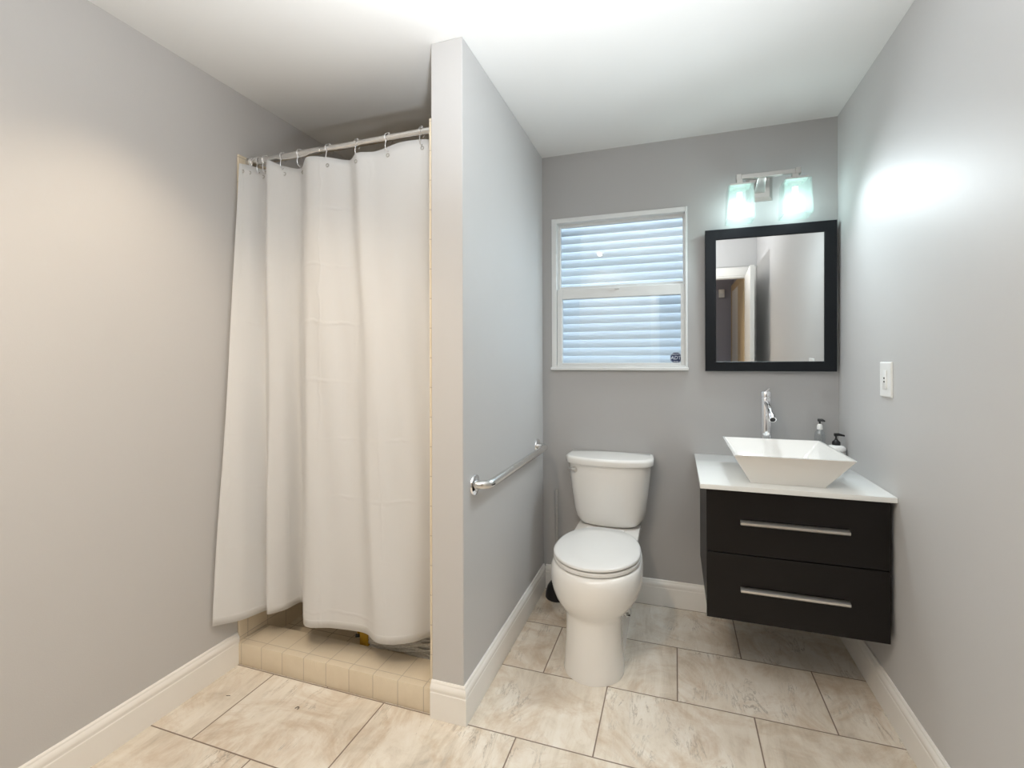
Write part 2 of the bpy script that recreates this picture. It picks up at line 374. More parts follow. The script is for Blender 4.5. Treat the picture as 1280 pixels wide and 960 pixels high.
# ------------------------------------------------------------------ room shell
T = 0.12
structure(MB().box((XL-T,YF-T,-0.1),(XR+T,YB+T,0)).build('floor', m_floor, smooth=False), 'beige veined stone tile floor laid in a running bond', 'floor')
structure(MB().box((XL-T,YF-T,ZC),(XR+T,YB+T,ZC+0.1)).build('ceiling', m_ceil, smooth=False), 'flat white painted ceiling', 'ceiling')
structure(MB().box((XL-T,YF-T,0),(XL,YB+T,ZC)).build('wall_left', m_wall, smooth=False), 'long grey painted wall left of the shower curtain', 'wall')
structure(MB().box((XR,YF-T,0),(XR+T,YB+T,ZC)).build('wall_right', m_wall, smooth=False), 'grey painted wall right of the vanity', 'wall')
structure(MB().box((XPL,YP,0),(XP,YB,ZC),0.003,1).build('wall_partition', m_wall, smooth=False), 'grey partition wall between shower and toilet', 'wall')
WX0, WX1, WZ0, WZ1 = -0.659, 0.062, 1.2416, 2.081
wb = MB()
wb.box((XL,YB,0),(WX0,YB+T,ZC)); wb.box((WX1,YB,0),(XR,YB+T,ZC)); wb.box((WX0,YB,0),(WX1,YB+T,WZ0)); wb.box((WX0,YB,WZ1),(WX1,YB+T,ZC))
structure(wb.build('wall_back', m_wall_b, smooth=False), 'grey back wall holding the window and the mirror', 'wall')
DX0, DX1, DZ = -0.18, 0.655, 2.045
wf = MB()
wf.box((XL,YF-T,0),(DX0,YF,ZC)); wf.box((DX1,YF-T,0),(XR,YF,ZC)); wf.box((DX0,YF-T,DZ),(DX1,YF,ZC))
structure(wf.build('wall_front', m_wall, smooth=False), 'grey wall with the doorway, seen only in the mirror', 'wall')
# doorway casing
cs = MB()
cs.box((DX0-0.07,YF,0),(DX0,YF+0.016,DZ+0.085),0.004); cs.box((DX1,YF,0),(XR-0.004,YF+0.016,DZ+0.085),0.004); cs.box((DX0,YF,DZ),(DX1,YF+0.016,DZ+0.085),0.004)
cs.box((DX0,YF-T,0),(DX0+0.018,YF,DZ)); cs.box((DX1-0.018,YF-T,0),(DX1,YF,DZ)); cs.box((DX0,YF-T,DZ-0.018),(DX1,YF,DZ))
structure(cs.build('trim_1', m_trim), 'white casing around the doorway, seen in the mirror', 'trim')
# hall behind the doorway
HX0, HX1, HY = -0.9, 0.660, -1.75
structure(MB().box((HX0,HY,-0.1),(HX1,YF-T,0)).build('floor_hall', m_tan, smooth=False), 'tan hall floor beyond the doorway', 'floor')
structure(MB().box((HX0,HY,ZC),(HX1,YF-T,ZC+0.1)).build('ceiling_hall', m_ceil, smooth=False), 'hall ceiling beyond the doorway', 'ceiling')
structure(MB().box((HX0-0.1,HY-0.1,0),(HX1+0.1,HY,ZC)).build('wall_hall', m_hall, smooth=False), 'dark blue-grey hall wall facing the doorway', 'wall')
structure(MB().box((HX0-0.1,HY,0),(HX0,YF-T,ZC)).build('wall_hall_left', m_hall, smooth=False), 'dark hall wall on one side of the doorway', 'wall')
structure(MB().box((HX1,HY,0),(HX1+0.1,YF-T,ZC)).build('wall_hall_right', m_hall, smooth=False), 'dark hall wall on the other side of the doorway', 'wall')

# baseboards
PROF = [(0,0),(0.016,0),(0.016,0.092),(0.0145,0.095),(0.0145,0.100),(0.0155,0.103),(0.0155,0.110),(0.013,0.117),(0.009,0.122),(0.008,0.127),(0.005,BB),(0,BB)]
def base(name, path, label):
    return structure(MB().sweep(path, PROF).build(name, m_trim, angle=20), label, 'baseboard')
base('baseboard_left', [(XL,CURB_Y0+0.005),(XL,YF)], 'tall white baseboard along the left wall, ending at the shower curb')
base('baseboard_partition', [(XP,YB),(XP,YP),(XPL-0.0,YP)], 'white baseboard wrapping the end of the partition wall')
base('baseboard_back', [(XR,YB),(XP+0.0165,YB)], 'white baseboard behind the toilet and the vanity')
base('baseboard_right', [(XR,YF),(XR,YB-0.0165)], 'white baseboard along the right wall under the vanity')

# shower: pan, curb, tiled walls
structure(MB().box((XL,CURB_Y1,0.0),(XPL,YB,0.022)).build('floor_shower', m_pan, smooth=False), 'beige tiled shower floor behind the curb', 'floor')
structure(MB().box((XL+0.002,CURB_Y0,0.0),(XPL+0.0,CURB_Y1,CURB_Z),0.004,2).build('trim_2', m_curbtile), 'low beige tiled curb below the shower curtain', 'curb')
structure(MB().box((XL,CURB_Y0+0.006,0.022),(XL+0.010,YB,2.172),0.003,1).build('trim_3', m_walltile), 'beige tile cladding on the left wall inside the shower', 'tile')
structure(MB().box((XPL-0.010,YP+0.002,0.022),(XPL,YB,2.172),0.003,1).build('trim_4', m_walltile), 'beige tile cladding on the partition inside the shower', 'tile')
structure(MB().box((XL+0.010,YB-0.010,0.022),(XPL-0.010,YB,2.172)).build('trim_5', m_walltile_b, smooth=False), 'beige tile cladding on the back wall inside the shower', 'tile')

# ------------------------------------------------------------------ window
win = MB()
def frame_rect(mb, x0, x1, z0, z1, y0, y1, l, r, b, t, bev=0.002):
    mb.box((x0,y0,z0),(x0+l,y1,z1),bev,1); mb.box((x1-r,y0,z0),(x1,y1,z1),bev,1)
    mb.box((x0+l,y0,z0),(x1-r,y1,z0+b),bev,1); mb.box((x0+l,y0,z1-t),(x1-r,y1,z1),bev,1)
frame_rect(win, WX0, WX1, WZ0, WZ1, YB-0.012, YB+0.07, 0.028, 0.012, 0.016, 0.026)
win_o = structure(win.build('window_1', m_vinyl, origin=(-0.3,YB,WZ0)), 'white single-hung window with louvers outside its glass', 'window')
sa = MB(); frame_rect(sa, WX0+0.026, WX1-0.010, 1.672, WZ1-0.024, YB+0.030, YB+0.055, 0.017, 0.012, 0.03, 0.018)
us = sa.build('upper_sash', m_vinyl, win_o)
MB().box((WX0+0.04,YB+0.043,1.69),(WX1-0.02,YB+0.046,WZ1-0.04)).build('glass_pane', m_glass, us, smooth=False)
sb = MB(); frame_rect(sb, WX0+0.030, WX1-0.012, WZ0+0.016, 1.684, YB-0.002, YB+0.028, 0.028, 0.022, 0.014, 0.055)
sb.box((-0.31,YB-0.010,1.672),(-0.285,YB,1.682),0.001,1)
ls = sb.build('lower_sash', m_vinyl, win_o)
MB().box((WX0+0.055,YB+0.010,WZ0+0.028),(WX1-0.032,YB+0.013,1.632)).build('glass_pane', m_glass, ls, smooth=False)
sl = MB(); sl.box((WX0-0.004,YB-0.022,WZ0-0.010),(WX1+0.004,YB+0.0,WZ0+0.006),0.002,1)
sl.build('sill', m_vinyl, win_o)
# louvers outside
sh = thing('louvered_shutter', 'pale blue-white louvered shutter outside the window glass', 'shutter', (-0.3,YB+0.17,WZ0-0.05))
fr = MB(); frame_rect(fr, WX0-0.10, WX1+0.10, WZ0-0.12, WZ1+0.12, YB+0.135, YB+0.185, 0.05, 0.05, 0.05, 0.05); fr.build('shutter_frame', m_slat, sh)
lv = MB(); pitch = 0.0470; z = WZ0-0.07
while z < WZ1+0.07:
    y0, y1, h = YB+0.140, YB+0.178, 0.060
    lv.hexa([(WX0-0.05,y0,z),(WX1+0.05,y0,z),(WX1+0.05,y0+0.004,z-0.001),(WX0-0.05,y0+0.004,z-0.001),
             (WX0-0.05,y1-0.004,z+h),(WX1+0.05,y1-0.004,z+h),(WX1+0.05,y1,z+h-0.001),(WX0-0.05,y1,z+h-0.001)])
    z += pitch
lv.build('louver_blades', m_slat, sh, smooth=False)
# octagonal alarm sticker on the inside of the lower pane
st = thing('window_sticker', 'dark blue octagonal security sticker in the corner of the lower window pane', 'sticker', (0.004,YB+0.0095,1.297))
def octagon(r, y, ro=PI/8): return [(0.004+r*math.cos(ro+k*PI/4), y, 1.297+r*math.sin(ro+k*PI/4)) for k in range(8)]
MB().loft([octagon(0.0305,YB+0.0095), octagon(0.0305,YB+0.0088)]).build('sticker_face', m_navy, st, smooth=False)
ob = MB(); a, b_ = octagon(0.0285,YB+0.0087), octagon(0.0268,YB+0.0087)
ob.add(a+b_, [(i,(i+1)%8,8+(i+1)%8,8+i) for i in range(8)]); ob.build('sticker_border', m_silver, st, smooth=False)
def lettering(text, size, cx, z, y, m, parent, name='lettering', italic=0.0):
    cu = bpy.data.curves.new('tmp', 'FONT'); cu.body = text; cu.size = size; cu.align_x = 'CENTER'; cu.align_y = 'CENTER'; cu.extrude = 0.0002; cu.shear = italic; cu.offset = 0.0006
    to = bpy.data.objects.new('tmp', cu); COL.objects.link(to)
    bpy.context.view_layer.update()
    me = bpy.data.meshes.new_from_object(to.evaluated_get(bpy.context.evaluated_depsgraph_get()))
    bpy.data.objects.remove(to)
    me.transform(Matrix.Translation(Vector((cx,y,z))-Vector(parent['_base'])) @ Matrix.Rotation(PI/2,4,'X'))
    me.materials.clear(); me.materials.append(m)
    o = bpy.data.objects.new(name, me); COL.objects.link(o); o.parent = parent; return o
lettering('ADT', 0.0255, 0.003, 1.297, YB+0.0084, m_silver, st, italic=0.15)
lettering('Always There', 0.0058, 0.004, 1.3155, YB+0.0084, m_silver, st)
lettering('Security', 0.0072, 0.004, 1.2785, YB+0.0084, m_silver, st)

# ------------------------------------------------------------------ recessed ceiling lights
def can(name, x, y, label, watts, col, size=150):
    t = thing(name, label, 'ceiling light', (x,y,ZC))
    MB().lathe([(0.052,-0.001),(0.054,-0.005),(0.066,-0.008),(0.080,-0.006),(0.084,-0.001),(0.084,0.0)], (x,y,ZC), n=48).build('trim_ring', m_plastic, t)
    MB().lathe([(0.0,-0.0040),(0.030,-0.0040),(0.052,-0.0035),(0.053,0.0)], (x,y,ZC), n=40).build('lens', emis(name+'_lens', (1.0,0.70,0.40), 3.0), t)
    ld = bpy.data.lights.new(name+'_lamp','SPOT'); ld.energy = watts; ld.color = col; ld.spot_size = math.radians(size); ld.spot_blend = 0.8; ld.shadow_soft_size = 0.022
    lo = bpy.data.objects.new(name+'_lamp', ld); COL.objects.link(lo); lo.parent = t; lo.location = (0,0,-0.016)
    return t
can('recessed_light', -1.362, 1.066, 'round recessed ceiling light nearest the shower, its rim at the top of the frame', CAN_W, CAN_COL, 98)
can('recessed_light', -0.76, 0.22, 'round recessed ceiling light nearer the doorway, outside the photo', CAN2_W, CAN_COL, 162)

# ------------------------------------------------------------------ shower rod, rings, curtain
RY, RZ = 1.630, 2.152
rod = thing('curtain_rod', 'chrome tension rod holding up the white shower curtain', 'curtain rod', (-1.3,RY,RZ))
r0, r1 = Vector((XL+0.012,RY,RZ)), Vector((XPL-0.012,RY,RZ+0.006))
mid = r0.lerp(r1, 0.42)
MB().cyl(r0, mid, 0.0145).build('outer_tube', m_steel, rod)
MB().cyl(mid, r1, 0.0122).build('inner_tube', m_steel, rod)
MB().cyl((XL+0.0105,RY,RZ),(XL+0.030,RY,RZ),0.021,0.0175).build('end_cap', m_nickel, rod)
MB().cyl((XPL-0.030,RY,RZ+0.006),(XPL-0.0105,RY,RZ+0.006),0.0175,0.021).build('end_cap', m_nickel, rod)

CT = [(-1.752,1.568,2.127),(-1.732,1.605,2.129),(-1.699,1.655,2.126),(-1.633,1.600,2.137),(-1.586,1.628,2.119),(-1.521,1.668,2.112),(-1.429,1.605,2.124),
      (-1.338,1.618,2.115),(-1.256,1.650,2.105),(-1.195,1.615,2.112),(-1.116,1.630,2.113),(-1.008,1.630,2.132),(-0.913,1.635,2.132),(-0.864,1.655,2.130)]
CB = [(-1.757,1.444,0.225),(-1.707,1.537,0.212),(-1.690,1.648,0.200),(-1.657,1.624,0.200),(-1.616,1.680,0.200),(-1.590,1.755,0.200),(-1.443,1.603,0.200),
      (-1.325,1.624,0.200),(-1.180,1.636,0.200),(-1.096,1.595,0.200),(-1.029,1.601,0.200),(-0.964,1.639,0.200),(-0.921,1.693,0.200),(-0.872,1.740,0.203)]
def catmull(P, sub):
    P = [Vector(p) for p in P]; out = []
    for i in range(len(P)-1):
        p0 = P[i-1] if i else P[i]*2-P[i+1]; p1, p2 = P[i], P[i+1]; p3 = P[i+2] if i+2 < len(P) else P[i+1]*2-P[i]
        for k in range(sub):
            t = k/sub
            # centripetal-like softening: cubic Hermite with tension
            m1, m2 = (p2-p0)*0.42, (p3-p1)*0.42
            h00, h10, h01, h11 = 2*t**3-3*t*t+1, t**3-2*t*t+t, -2*t**3+3*t*t, t**3-t*t
            out.append(p1*h00+m1*h10+p2*h01+m2*h11)
    out.append(P[-1]); return out
ct, cb = catmull(CT, 10), catmull(CB, 10)
ROWS = 64
bm = bmesh.new(); uvl = bm.loops.layers.uv.new('cloth')
arc = [0.0]
for i in range(1, len(cb)): arc.append(arc[-1]+((cb[i]-cb[i-1]).length+(ct[i]-ct[i-1]).length)/2)
grid = []
for j in range(ROWS+1):
    t = j/ROWS; row = []
    for i in range(len(ct)):
        p = ct[i].lerp(cb[i], t)
        w = math.sin(PI*t)
        p.y += w*0.006*math.sin(arc[i]*23+t*5) + w*0.004*math.sin(arc[i]*51-t*9+1.0)
        p.x = max(p.x, XL+0.014)
        row.append(bm.verts.new(p))
    grid.append(row)
for j in range(ROWS):
    for i in range(len(ct)-1):
        f = bm.faces.new((grid[j][i],grid[j+1][i],grid[j+1][i+1],grid[j][i+1])); f.smooth = True
        for lp, (ii, jj) in zip(f.loops, ((i,j),(i,j+1),(i+1,j+1),(i+1,j))):
            lp[uvl].uv = (arc[ii], (1-jj/ROWS)*1.92)
bmesh.ops.recalc_face_normals(bm, faces=bm.faces[:])
cme = bpy.data.meshes.new('shower_curtain'); bm.to_mesh(cme); bm.free(); cme.materials.append(m_cloth)
cur = bpy.data.objects.new('shower_curtain', cme); COL.objects.link(cur)
so = cur.modifiers.new('thickness','SOLIDIFY'); so.thickness = 0.0014; so.offset = 0
tag(cur, 'white fabric shower curtain hanging in soft folds from the rod', 'shower curtain')
cur['_base'] = [0,0,0]
# rings and eyelets: eyelet x on the cloth's top edge
def on_top(x):
    best = min(range(len(ct)), key=lambda i: abs(ct[i].x-x)); return ct[best].lerp(cb[best], 0.014)
ring_x = [-1.744,-1.733,-1.708,-1.668,-1.578,-1.487,-1.338,-1.203,-1.058,-0.912]
ring0 = None
ring_lab = ['wire curtain ring bunched against the left wall, outermost', 'wire curtain ring bunched by the left wall, second from it', 'wire curtain ring third from the left wall, before the first fold',
  'wire curtain ring above the first curtain fold', 'wire curtain ring in the dip right of the first fold', 'wire curtain ring at the edge of the second fold',
  'wire curtain ring on the broad middle panel of the curtain', 'wire curtain ring at the right dip of the middle panel', 'wire curtain ring on the right panel, second from the partition', 'wire curtain ring nearest the partition wall']
for i, x in enumerate(ring_x):
    e = on_top(x); zr = RZ + 0.006*(x-XL)/(XPL-XL)
    if ring0 is None:
        ring0 = thing('curtain_ring', None, 'curtain ring', (x,RY,zr), 'wire rings along the shower rod')
        pts = [(x, RY+0.0185*math.cos(a), zr+0.0185*math.sin(a)) for a in [math.radians(d) for d in range(-60,230,12)]]
        pts += [(x,RY-0.014,zr-0.022),(x,RY-0.016,zr-0.036),(x,RY-0.012,zr-0.050),(x,RY-0.004,zr-0.054),(x,RY+0.002,zr-0.047)]
        MB().tube(pts, 0.0017, 8).build('wire_loop', m_chrome, ring0)
        MB().torus((x,RY,zr+0.0187),0.0034,0.0012,'Y',14,6).build('roller_ball', m_chrome, ring0)
        rg = ring0
    else:
        rg = copy_tree(ring0); rg.location = (x, RY, zr)
    rg.location.y = RY; rg.rotation_euler.z = random.uniform(-0.5,0.5)
    rg['label'] = ring_lab[i]
    MB().torus((e.x,e.y-0.0015,e.z-0.006),0.0062,0.0019,'Y',18,6).build('eyelet', m_nickel, cur)

# ------------------------------------------------------------------ string mop lying in the shower
mop = thing('string_mop', 'string mop with a yellow clamp lying in the shower behind the curtain', 'mop', (-1.25,1.79,0.022))
cl = MB(); cl.hexa([(-1.298,1.765,0.055),(-1.250,1.770,0.045),(-1.250,1.805,0.045),(-1.298,1.805,0.055),(-1.300,1.768,0.115),(-1.262,1.770,0.105),(-1.262,1.802,0.105),(-1.300,1.802,0.115)],0.006,2)
cl.build('clamp', m_yellow, mop)
MB().tube([(-1.305,1.780,0.10),(-1.40,1.90,0.22),(-1.62,2.25,0.62),(-1.735,2.46,0.85)],0.0115,14).build('handle', m_yellow, mop)
MB().cyl((-1.318,1.770,0.092),(-1.300,1.775,0.092),0.008,0.006,12).build('wing_nut', m_black, mop)
sg = MB()
for k in range(90):
    y0 = 1.775+0.03*random.random(); z0 = 0.05+0.05*random.random()
    ex, ey, ez = -0.868-0.05*random.random(), 1.765+0.12*random.random(), 0.028+0.13*random.random()**1.6
    mx_, mz_ = -1.08+0.05*random.random(), 0.055+0.05*random.random()
    pts = []
    for i in range(9):
        t = i/8
        x = (1-t)**2*-1.255+2*t*(1-t)*mx_+t*t*ex; y = (1-t)*y0+t*ey+0.008*math.sin(7*t+k); zz = (1-t)**2*z0+2*t*(1-t)*mz_+t*t*ez
        pts.append((x,y,max(zz,0.027)))
    sg.tube(pts, 0.0042, 6)
tag(sg.build('mop_strings', m_string, mop), 'off-white cotton strings', kind='stuff')

# ------------------------------------------------------------------ grab bar
gb = thing('grab_bar', 'brushed steel grab bar on the partition wall beside the toilet', 'grab bar', (XP,2.09,0.82))
GZ, GX = 0.822, XP+0.056
y0, y1, R = 1.662, 2.525, 0.045
pts = [(XP+0.004,y0,GZ)]
pts.append((GX-R,y0,GZ))
for k in range(1,9):
    a = PI/2*k/8; pts.append((GX-R+R*math.sin(a), y0+R*(1-math.cos(a)), GZ))
for k in range(0,9):
    a = PI/2*k/8; pts.append((GX-R+R*math.cos(a), y1-R+R*math.sin(a), GZ))
pts.append((XP+0.004,y1,GZ))
MB().tube(pts, 0.0165, 20).build('bar', m_steel, gb)
for y in (y0, y1):
    f = MB().lathe([(0.040,0.0),(0.040,0.004),(0.037,0.009),(0.027,0.012),(0.020,0.013)], (XP,y,GZ), 'X', 36).build('flange', m_chrome, gb)

# ------------------------------------------------------------------ toilet
CX = -0.328
toi = thing('toilet', 'white two-piece toilet with closed lid between the partition and the vanity', 'toilet', (CX,2.3,0))
def egg(a, yf, yb, z, n=56, yw=None, pf=2.0, pb=2.6):
    """closed outline: half width a, from yf (front) to yb (back), widest at yw"""
    if yw is None: yw = yf+a*1.15
    pts = []
    for k in range(n):
        t = 2*PI*k/n; c, s_ = math.cos(t), math.sin(t)
        if s_ < 0: p = pf; ly = yw-yf
        else: p = pb; ly = yb-yw
        x = a*math.copysign(abs(c)**(2/p), c); y = yw+ly*math.copysign(abs(s_)**(2/p), s_)
        pts.append((CX+x,y,z))
    return pts
bw = MB()
# pedestal and bowl, one swelling body
SEC = [(0.000,0.124,1.900,2.20,2.03),(0.012,0.1245,1.900,2.20,2.03),(0.03,0.121,1.904,2.20,2.03),(0.09,0.117,1.910,2.20,2.03),(0.16,0.1140,1.916,2.20,2.03),(0.222,0.1140,1.920,2.22,2.03),(0.234,0.1165,1.919,2.24,2.03),
       (0.246,0.127,1.913,2.28,2.05),(0.262,0.146,1.903,2.32,2.06),(0.284,0.167,1.891,2.37,2.08),(0.310,0.183,1.881,2.41,2.10),(0.338,0.192,1.874,2.43,2.11),(0.365,0.1955,1.871,2.44,2.11),(0.392,0.194,1.872,2.45,2.11),
       (0.410,0.190,1.878,2.45,2.11),(0.421,0.184,1.886,2.45,2.11),(0.424,0.174,1.896,2.44,2.11)]
bw.loft([egg(a,yf,yb,z,yw=yw,pb=2.8) for z,a,yf,yb,yw in SEC])
# rear base with trapway and the shelf that carries the tank
def rr(z,a,y0,y1,r): return rrect(CX,(y0+y1)/2,a,(y1-y0)/2,r,z)
bw.loft([rr(0.0,0.112,2.08,2.52,0.05),rr(0.015,0.112,2.08,2.52,0.05),rr(0.03,0.108,2.085,2.515,0.05),rr(0.20,0.100,2.10,2.52,0.05),rr(0.26,0.098,2.14,2.54,0.05),rr(0.33,0.115,2.20,2.60,0.05),rr(0.39,0.150,2.26,2.63,0.05),rr(0.42,0.160,2.30,2.638,0.05),rr(0.432,0.155,2.31,2.635,0.05)])
# trapway bulges down both sides
for s_ in (-1,1):
    bw.tube([(CX+s_*0.080,2.10,0.17),(CX+s_*0.088,2.17,0.19),(CX+s_*0.090,2.25,0.16),(CX+s_*0.092,2.34,0.10),(CX+s_*0.092,2.42,0.055)], (0.022,0.032,0.036,0.036,0.03), 14)
bw.build('bowl', m_porc, toi, angle=50)
# seat and lid
def plate(z0, z1, grow, dome=0.0):
    rings = []
    for z, g in ((z0,-0.006),(z0+0.004,0.0),(z1-0.006,0.0),(z1-0.002,-0.003),(z1,-0.010)):
        rings.append(egg(0.185+grow+g, 1.897-grow-g, 2.392+0.3*g, z, yw=2.12, pb=2.25))
    if dome:
        for q, dz in ((0.75,0.35),(0.5,0.7),(0.25,0.95)):
            base_ = egg(0.175+grow, 1.907-grow, 2.389, z1, yw=2.12, pb=2.25)
            rings.append([(CX+(x-CX)*q, 2.14+(y-2.14)*q, z1+dome*dz) for x,y,_ in base_])
    return MB().loft(rings)
# the seat is a ring, so its underside opening shows only when lifted
seat = MB()
outer = lambda z,g: egg(0.186+g,1.897-g,2.39,z,yw=2.12,pb=2.3); inner = lambda z: egg(0.112,1.985,2.30,z,yw=2.13,pb=2.2)
seat.loft([inner(0.427),outer(0.4275,-0.004),outer(0.431,0.0),outer(0.440,0.0),outer(0.4445,-0.005),inner(0.4445),inner(0.427)], False, False)
seat.build('seat', m_seat, toi)
plate(0.4485,0.464,0.001,0.005).build('lid', m_seat, toi, angle=50)
for s_ in (-1,1):
    MB().lathe([(0.0,-0.020),(0.011,-0.020),(0.013,-0.016),(0.013,0.016),(0.011,0.020),(0.0,0.020)], (CX+s_*0.072,2.392,0.447), 'X', 20).build('hinge', m_seat, toi)
# tank: flat back, bowed front
def dsec(a, yf, yb, bow, z, r=0.035, n=18):
    pts = []
    for k in range(n+1):
        q = -1+2*k/n; x = a*q; ax = abs(q)
        y = yf+bow*ax**2.2
        e = max(0.0, ax-0.82)/0.18
        y += r*e**2.5
        pts.append((CX+x,y,z))
    ye = pts[-1][1]
    pts += [(CX+a, ye+(yb-0.015-ye)*0.5, z),(CX+a,yb-0.015,z),(CX+a-0.006,yb-0.003,z),(CX+a-0.015,yb,z),(CX,yb,z),(CX-a+0.015,yb,z),(CX-a+0.006,yb-0.003,z),(CX-a,yb-0.015,z),(CX-a, ye+(yb-0.015-ye)*0.5, z)]
    return pts
YT = 2.648
tk = MB(); tk.loft([dsec(a,yf,YT,bow,z) for z,a,yf,bow in ((0.4335,0.118,2.500,0.03),(0.436,0.132,2.485,0.035),(0.444,0.148,2.470,0.04),(0.458,0.163,2.460,0.045),(0.478,0.174,2.453,0.05),(0.52,0.184,2.447,0.055),(0.60,0.195,2.440,0.058),(0.68,0.204,2.435,0.06),(0.752,0.211,2.432,0.06))])
tk.build('tank', m_porc, toi, angle=50)
ld_ = MB(); ld_.loft([dsec(a,yf,YT+0.004,0.062,z) for z,a,yf in ((0.752,0.214,2.428),(0.755,0.222,2.420),(0.776,0.2235,2.418),(0.784,0.2215,2.420),(0.7885,0.216,2.426),(0.790,0.205,2.438))])
ld_.build('tank_lid', m_porc, toi, angle=50)
# flush lever
lx, ly, lz = CX-0.165, 2.478, 0.722
fl = MB(); fl.lathe([(0.016,0.004),(0.016,-0.008),(0.013,-0.014),(0.004,-0.016)], (lx,ly,lz), 'Y', 20)
fl.tube([(lx,ly-0.012,lz),(lx-0.014,ly-0.017,lz+0.002),(lx-0.028,ly-0.012,lz+0.003),(lx-0.036,ly-0.006,lz+0.003)], (0.006,0.007,0.0075,0.006), 12)
tag(fl.build('flush_lever', m_nickel, toi), 'grey metal flush lever')
bo = MB(); bo.lathe([(0.010,0.0),(0.009,0.004),(0.004,0.010),(0.004,0.022)], (CX+0.104,2.30,0.10), 'X', 14)
tag(bo.build('floor_bolt', m_darkmetal, toi), 'dark bolt on the side of the base')

# ------------------------------------------------------------------ toilet brush behind the toilet
tb = thing('toilet_brush', 'toilet brush with clear ridged handle in a black holder behind the toilet', 'toilet brush', (-0.612,2.560,0))
MB().lathe([(0.058,0.0),(0.062,0.006),(0.060,0.030),(0.052,0.060),(0.036,0.085),(0.018,0.098),(0.015,0.106),(0.010,0.106)], (-0.612,2.560,0)).build('holder', m_black, tb)
MB().lathe([(0.0095,0.10),(0.0095,0.46),(0.009,0.47),(0.0125,0.478),(0.009,0.486),(0.0125,0.496),(0.009,0.505),(0.0125,0.515),(0.009,0.524),(0.0125,0.534),(0.010,0.545),(0.011,0.575),(0.008,0.585),(0.0,0.587)], (-0.612,2.560,0), n=20).build('handle', m_clear, tb)

# ------------------------------------------------------------------ vanity
VX0, VX1, VY, VZ0, VZ1 = 0.1143, 0.7165, 2.0378, 0.2803, 0.7834
van = thing('vanity_cabinet', 'wall-hung espresso vanity cabinet with two drawers under the sink', 'cabinet', ((VX0+VX1)/2,YB,VZ0))
MB().box((VX0+0.004,VY+0.020,VZ0+0.004),(VX1-0.004,YB,VZ1),0.001,1).build('carcass', m_wood, van)
for z0, z1, hz in ((VZ0,0.5345,0.4075),(0.5385,VZ1-0.002,0.6635)):
    d = MB().box((VX0,VY,z0),(VX1,VY+0.019,z1),0.0012,1).build('drawer', m_wood, van)
    h = MB(); hx0, hx1 = 0.234, 0.591
    prof = [(-0.004,-0.008),(-0.020,-0.008),(-0.024,-0.004),(-0.024,0.003),(-0.014,0.009),(-0.004,0.009)]
    h.loft([[(x,VY+py,hz+pz) for py,pz in prof] for x in (hx0,hx1)])
    h.box((hx0+0.02,VY-0.006,hz-0.005),(hx0+0.035,VY+0.001,hz+0.005)); h.box((hx1-0.035,VY-0.006,hz-0.005),(hx1-0.02,VY+0.001,hz+0.005))
    tag(h.build('handle', m_handle, d), 'long brushed metal bar handle')
CTZ = 0.8035
ctp = MB().box((0.0905,2.018,VZ1+0.0005),(XR-0.001,YB-0.0005,CTZ),0.002,2).build('vanity_countertop', m_counter)
tag(ctp, 'glossy white countertop on the dark vanity, under the vessel sink', 'countertop')

sk = thing('vessel_sink', 'square white porcelain vessel sink with flared sides on the countertop', 'sink', (0.41,2.25,CTZ))
def sq(x0,x1,y0,y1,r,z): return rrect((x0+x1)/2,(y0+y1)/2,(x1-x0)/2,(y1-y0)/2,r,z,4)
bs = MB()
zb, zr = CTZ+0.0005, 0.9225
bs.loft([sq(0.277,0.535,2.088,2.395,0.006,zb),sq(0.275,0.537,2.086,2.397,0.008,zb+0.004),sq(0.2105,0.6125,2.016,2.486,0.006,zr-0.002),sq(0.211,0.612,2.0165,2.4855,0.006,zr),
         sq(0.219,0.604,2.0245,2.4775,0.006,zr),sq(0.2205,0.6025,2.026,2.476,0.006,zr-0.003),sq(0.287,0.525,2.098,2.385,0.02,zb+0.020),sq(0.300,0.512,2.112,2.370,0.03,zb+0.013)])
bs.build('basin', m_porc, sk, angle=30)
MB().lathe([(0.0,0.006),(0.018,0.006),(0.026,0.004),(0.031,0.0),(0.031,-0.004)], (0.406,2.24,zb+0.015)).build('drain', m_chrome, sk)

fa = thing('faucet', 'tall chrome vessel faucet behind the sink', 'faucet', (0.408,2.562,CTZ))
fx, fy = 0.408, 2.562
MB().lathe([(0.030,0.0005),(0.030,0.006),(0.026,0.010),(0.0245,0.016),(0.0240,0.10),(0.0235,0.300),(0.0225,0.303)], (fx,fy,CTZ), n=36).build('body', m_chrome, fa)
sp_ = MB().tube([(fx,fy-0.018,1.082),(fx+0.001,fy-0.040,1.078),(fx+0.003,fy-0.085,1.055),(fx+0.005,fy-0.118,1.030)], (0.012,0.0125,0.0125,0.0125), 18).build('spout', m_chrome, fa)
MB().tube([(fx+0.005,fy-0.112,1.0345),(fx+0.0062,fy-0.135,1.016)], (0.0155,0.0155), 20).build('aerator', m_chrome, sp_)
tag(MB().tube([(fx+0.0062,fy-0.1345,1.0164),(fx+0.0063,fy-0.1365,1.0148)], (0.0115,0.0115), 16).build('outlet_screen', m_black, sp_), 'dark aerator screen')
MB().lathe([(0.0225,0.304),(0.0245,0.306),(0.0245,0.328),(0.022,0.332),(0.0,0.333)], (fx,fy,CTZ), n=32).build('cap', m_chrome, fa)
MB().tube([(fx,fy-0.004,CTZ+0.334),(fx,fy-0.045,CTZ+0.343),(fx,fy-0.078,CTZ+0.349)], (0.007,0.006,0.005), 12).build('lever', m_chrome, fa)

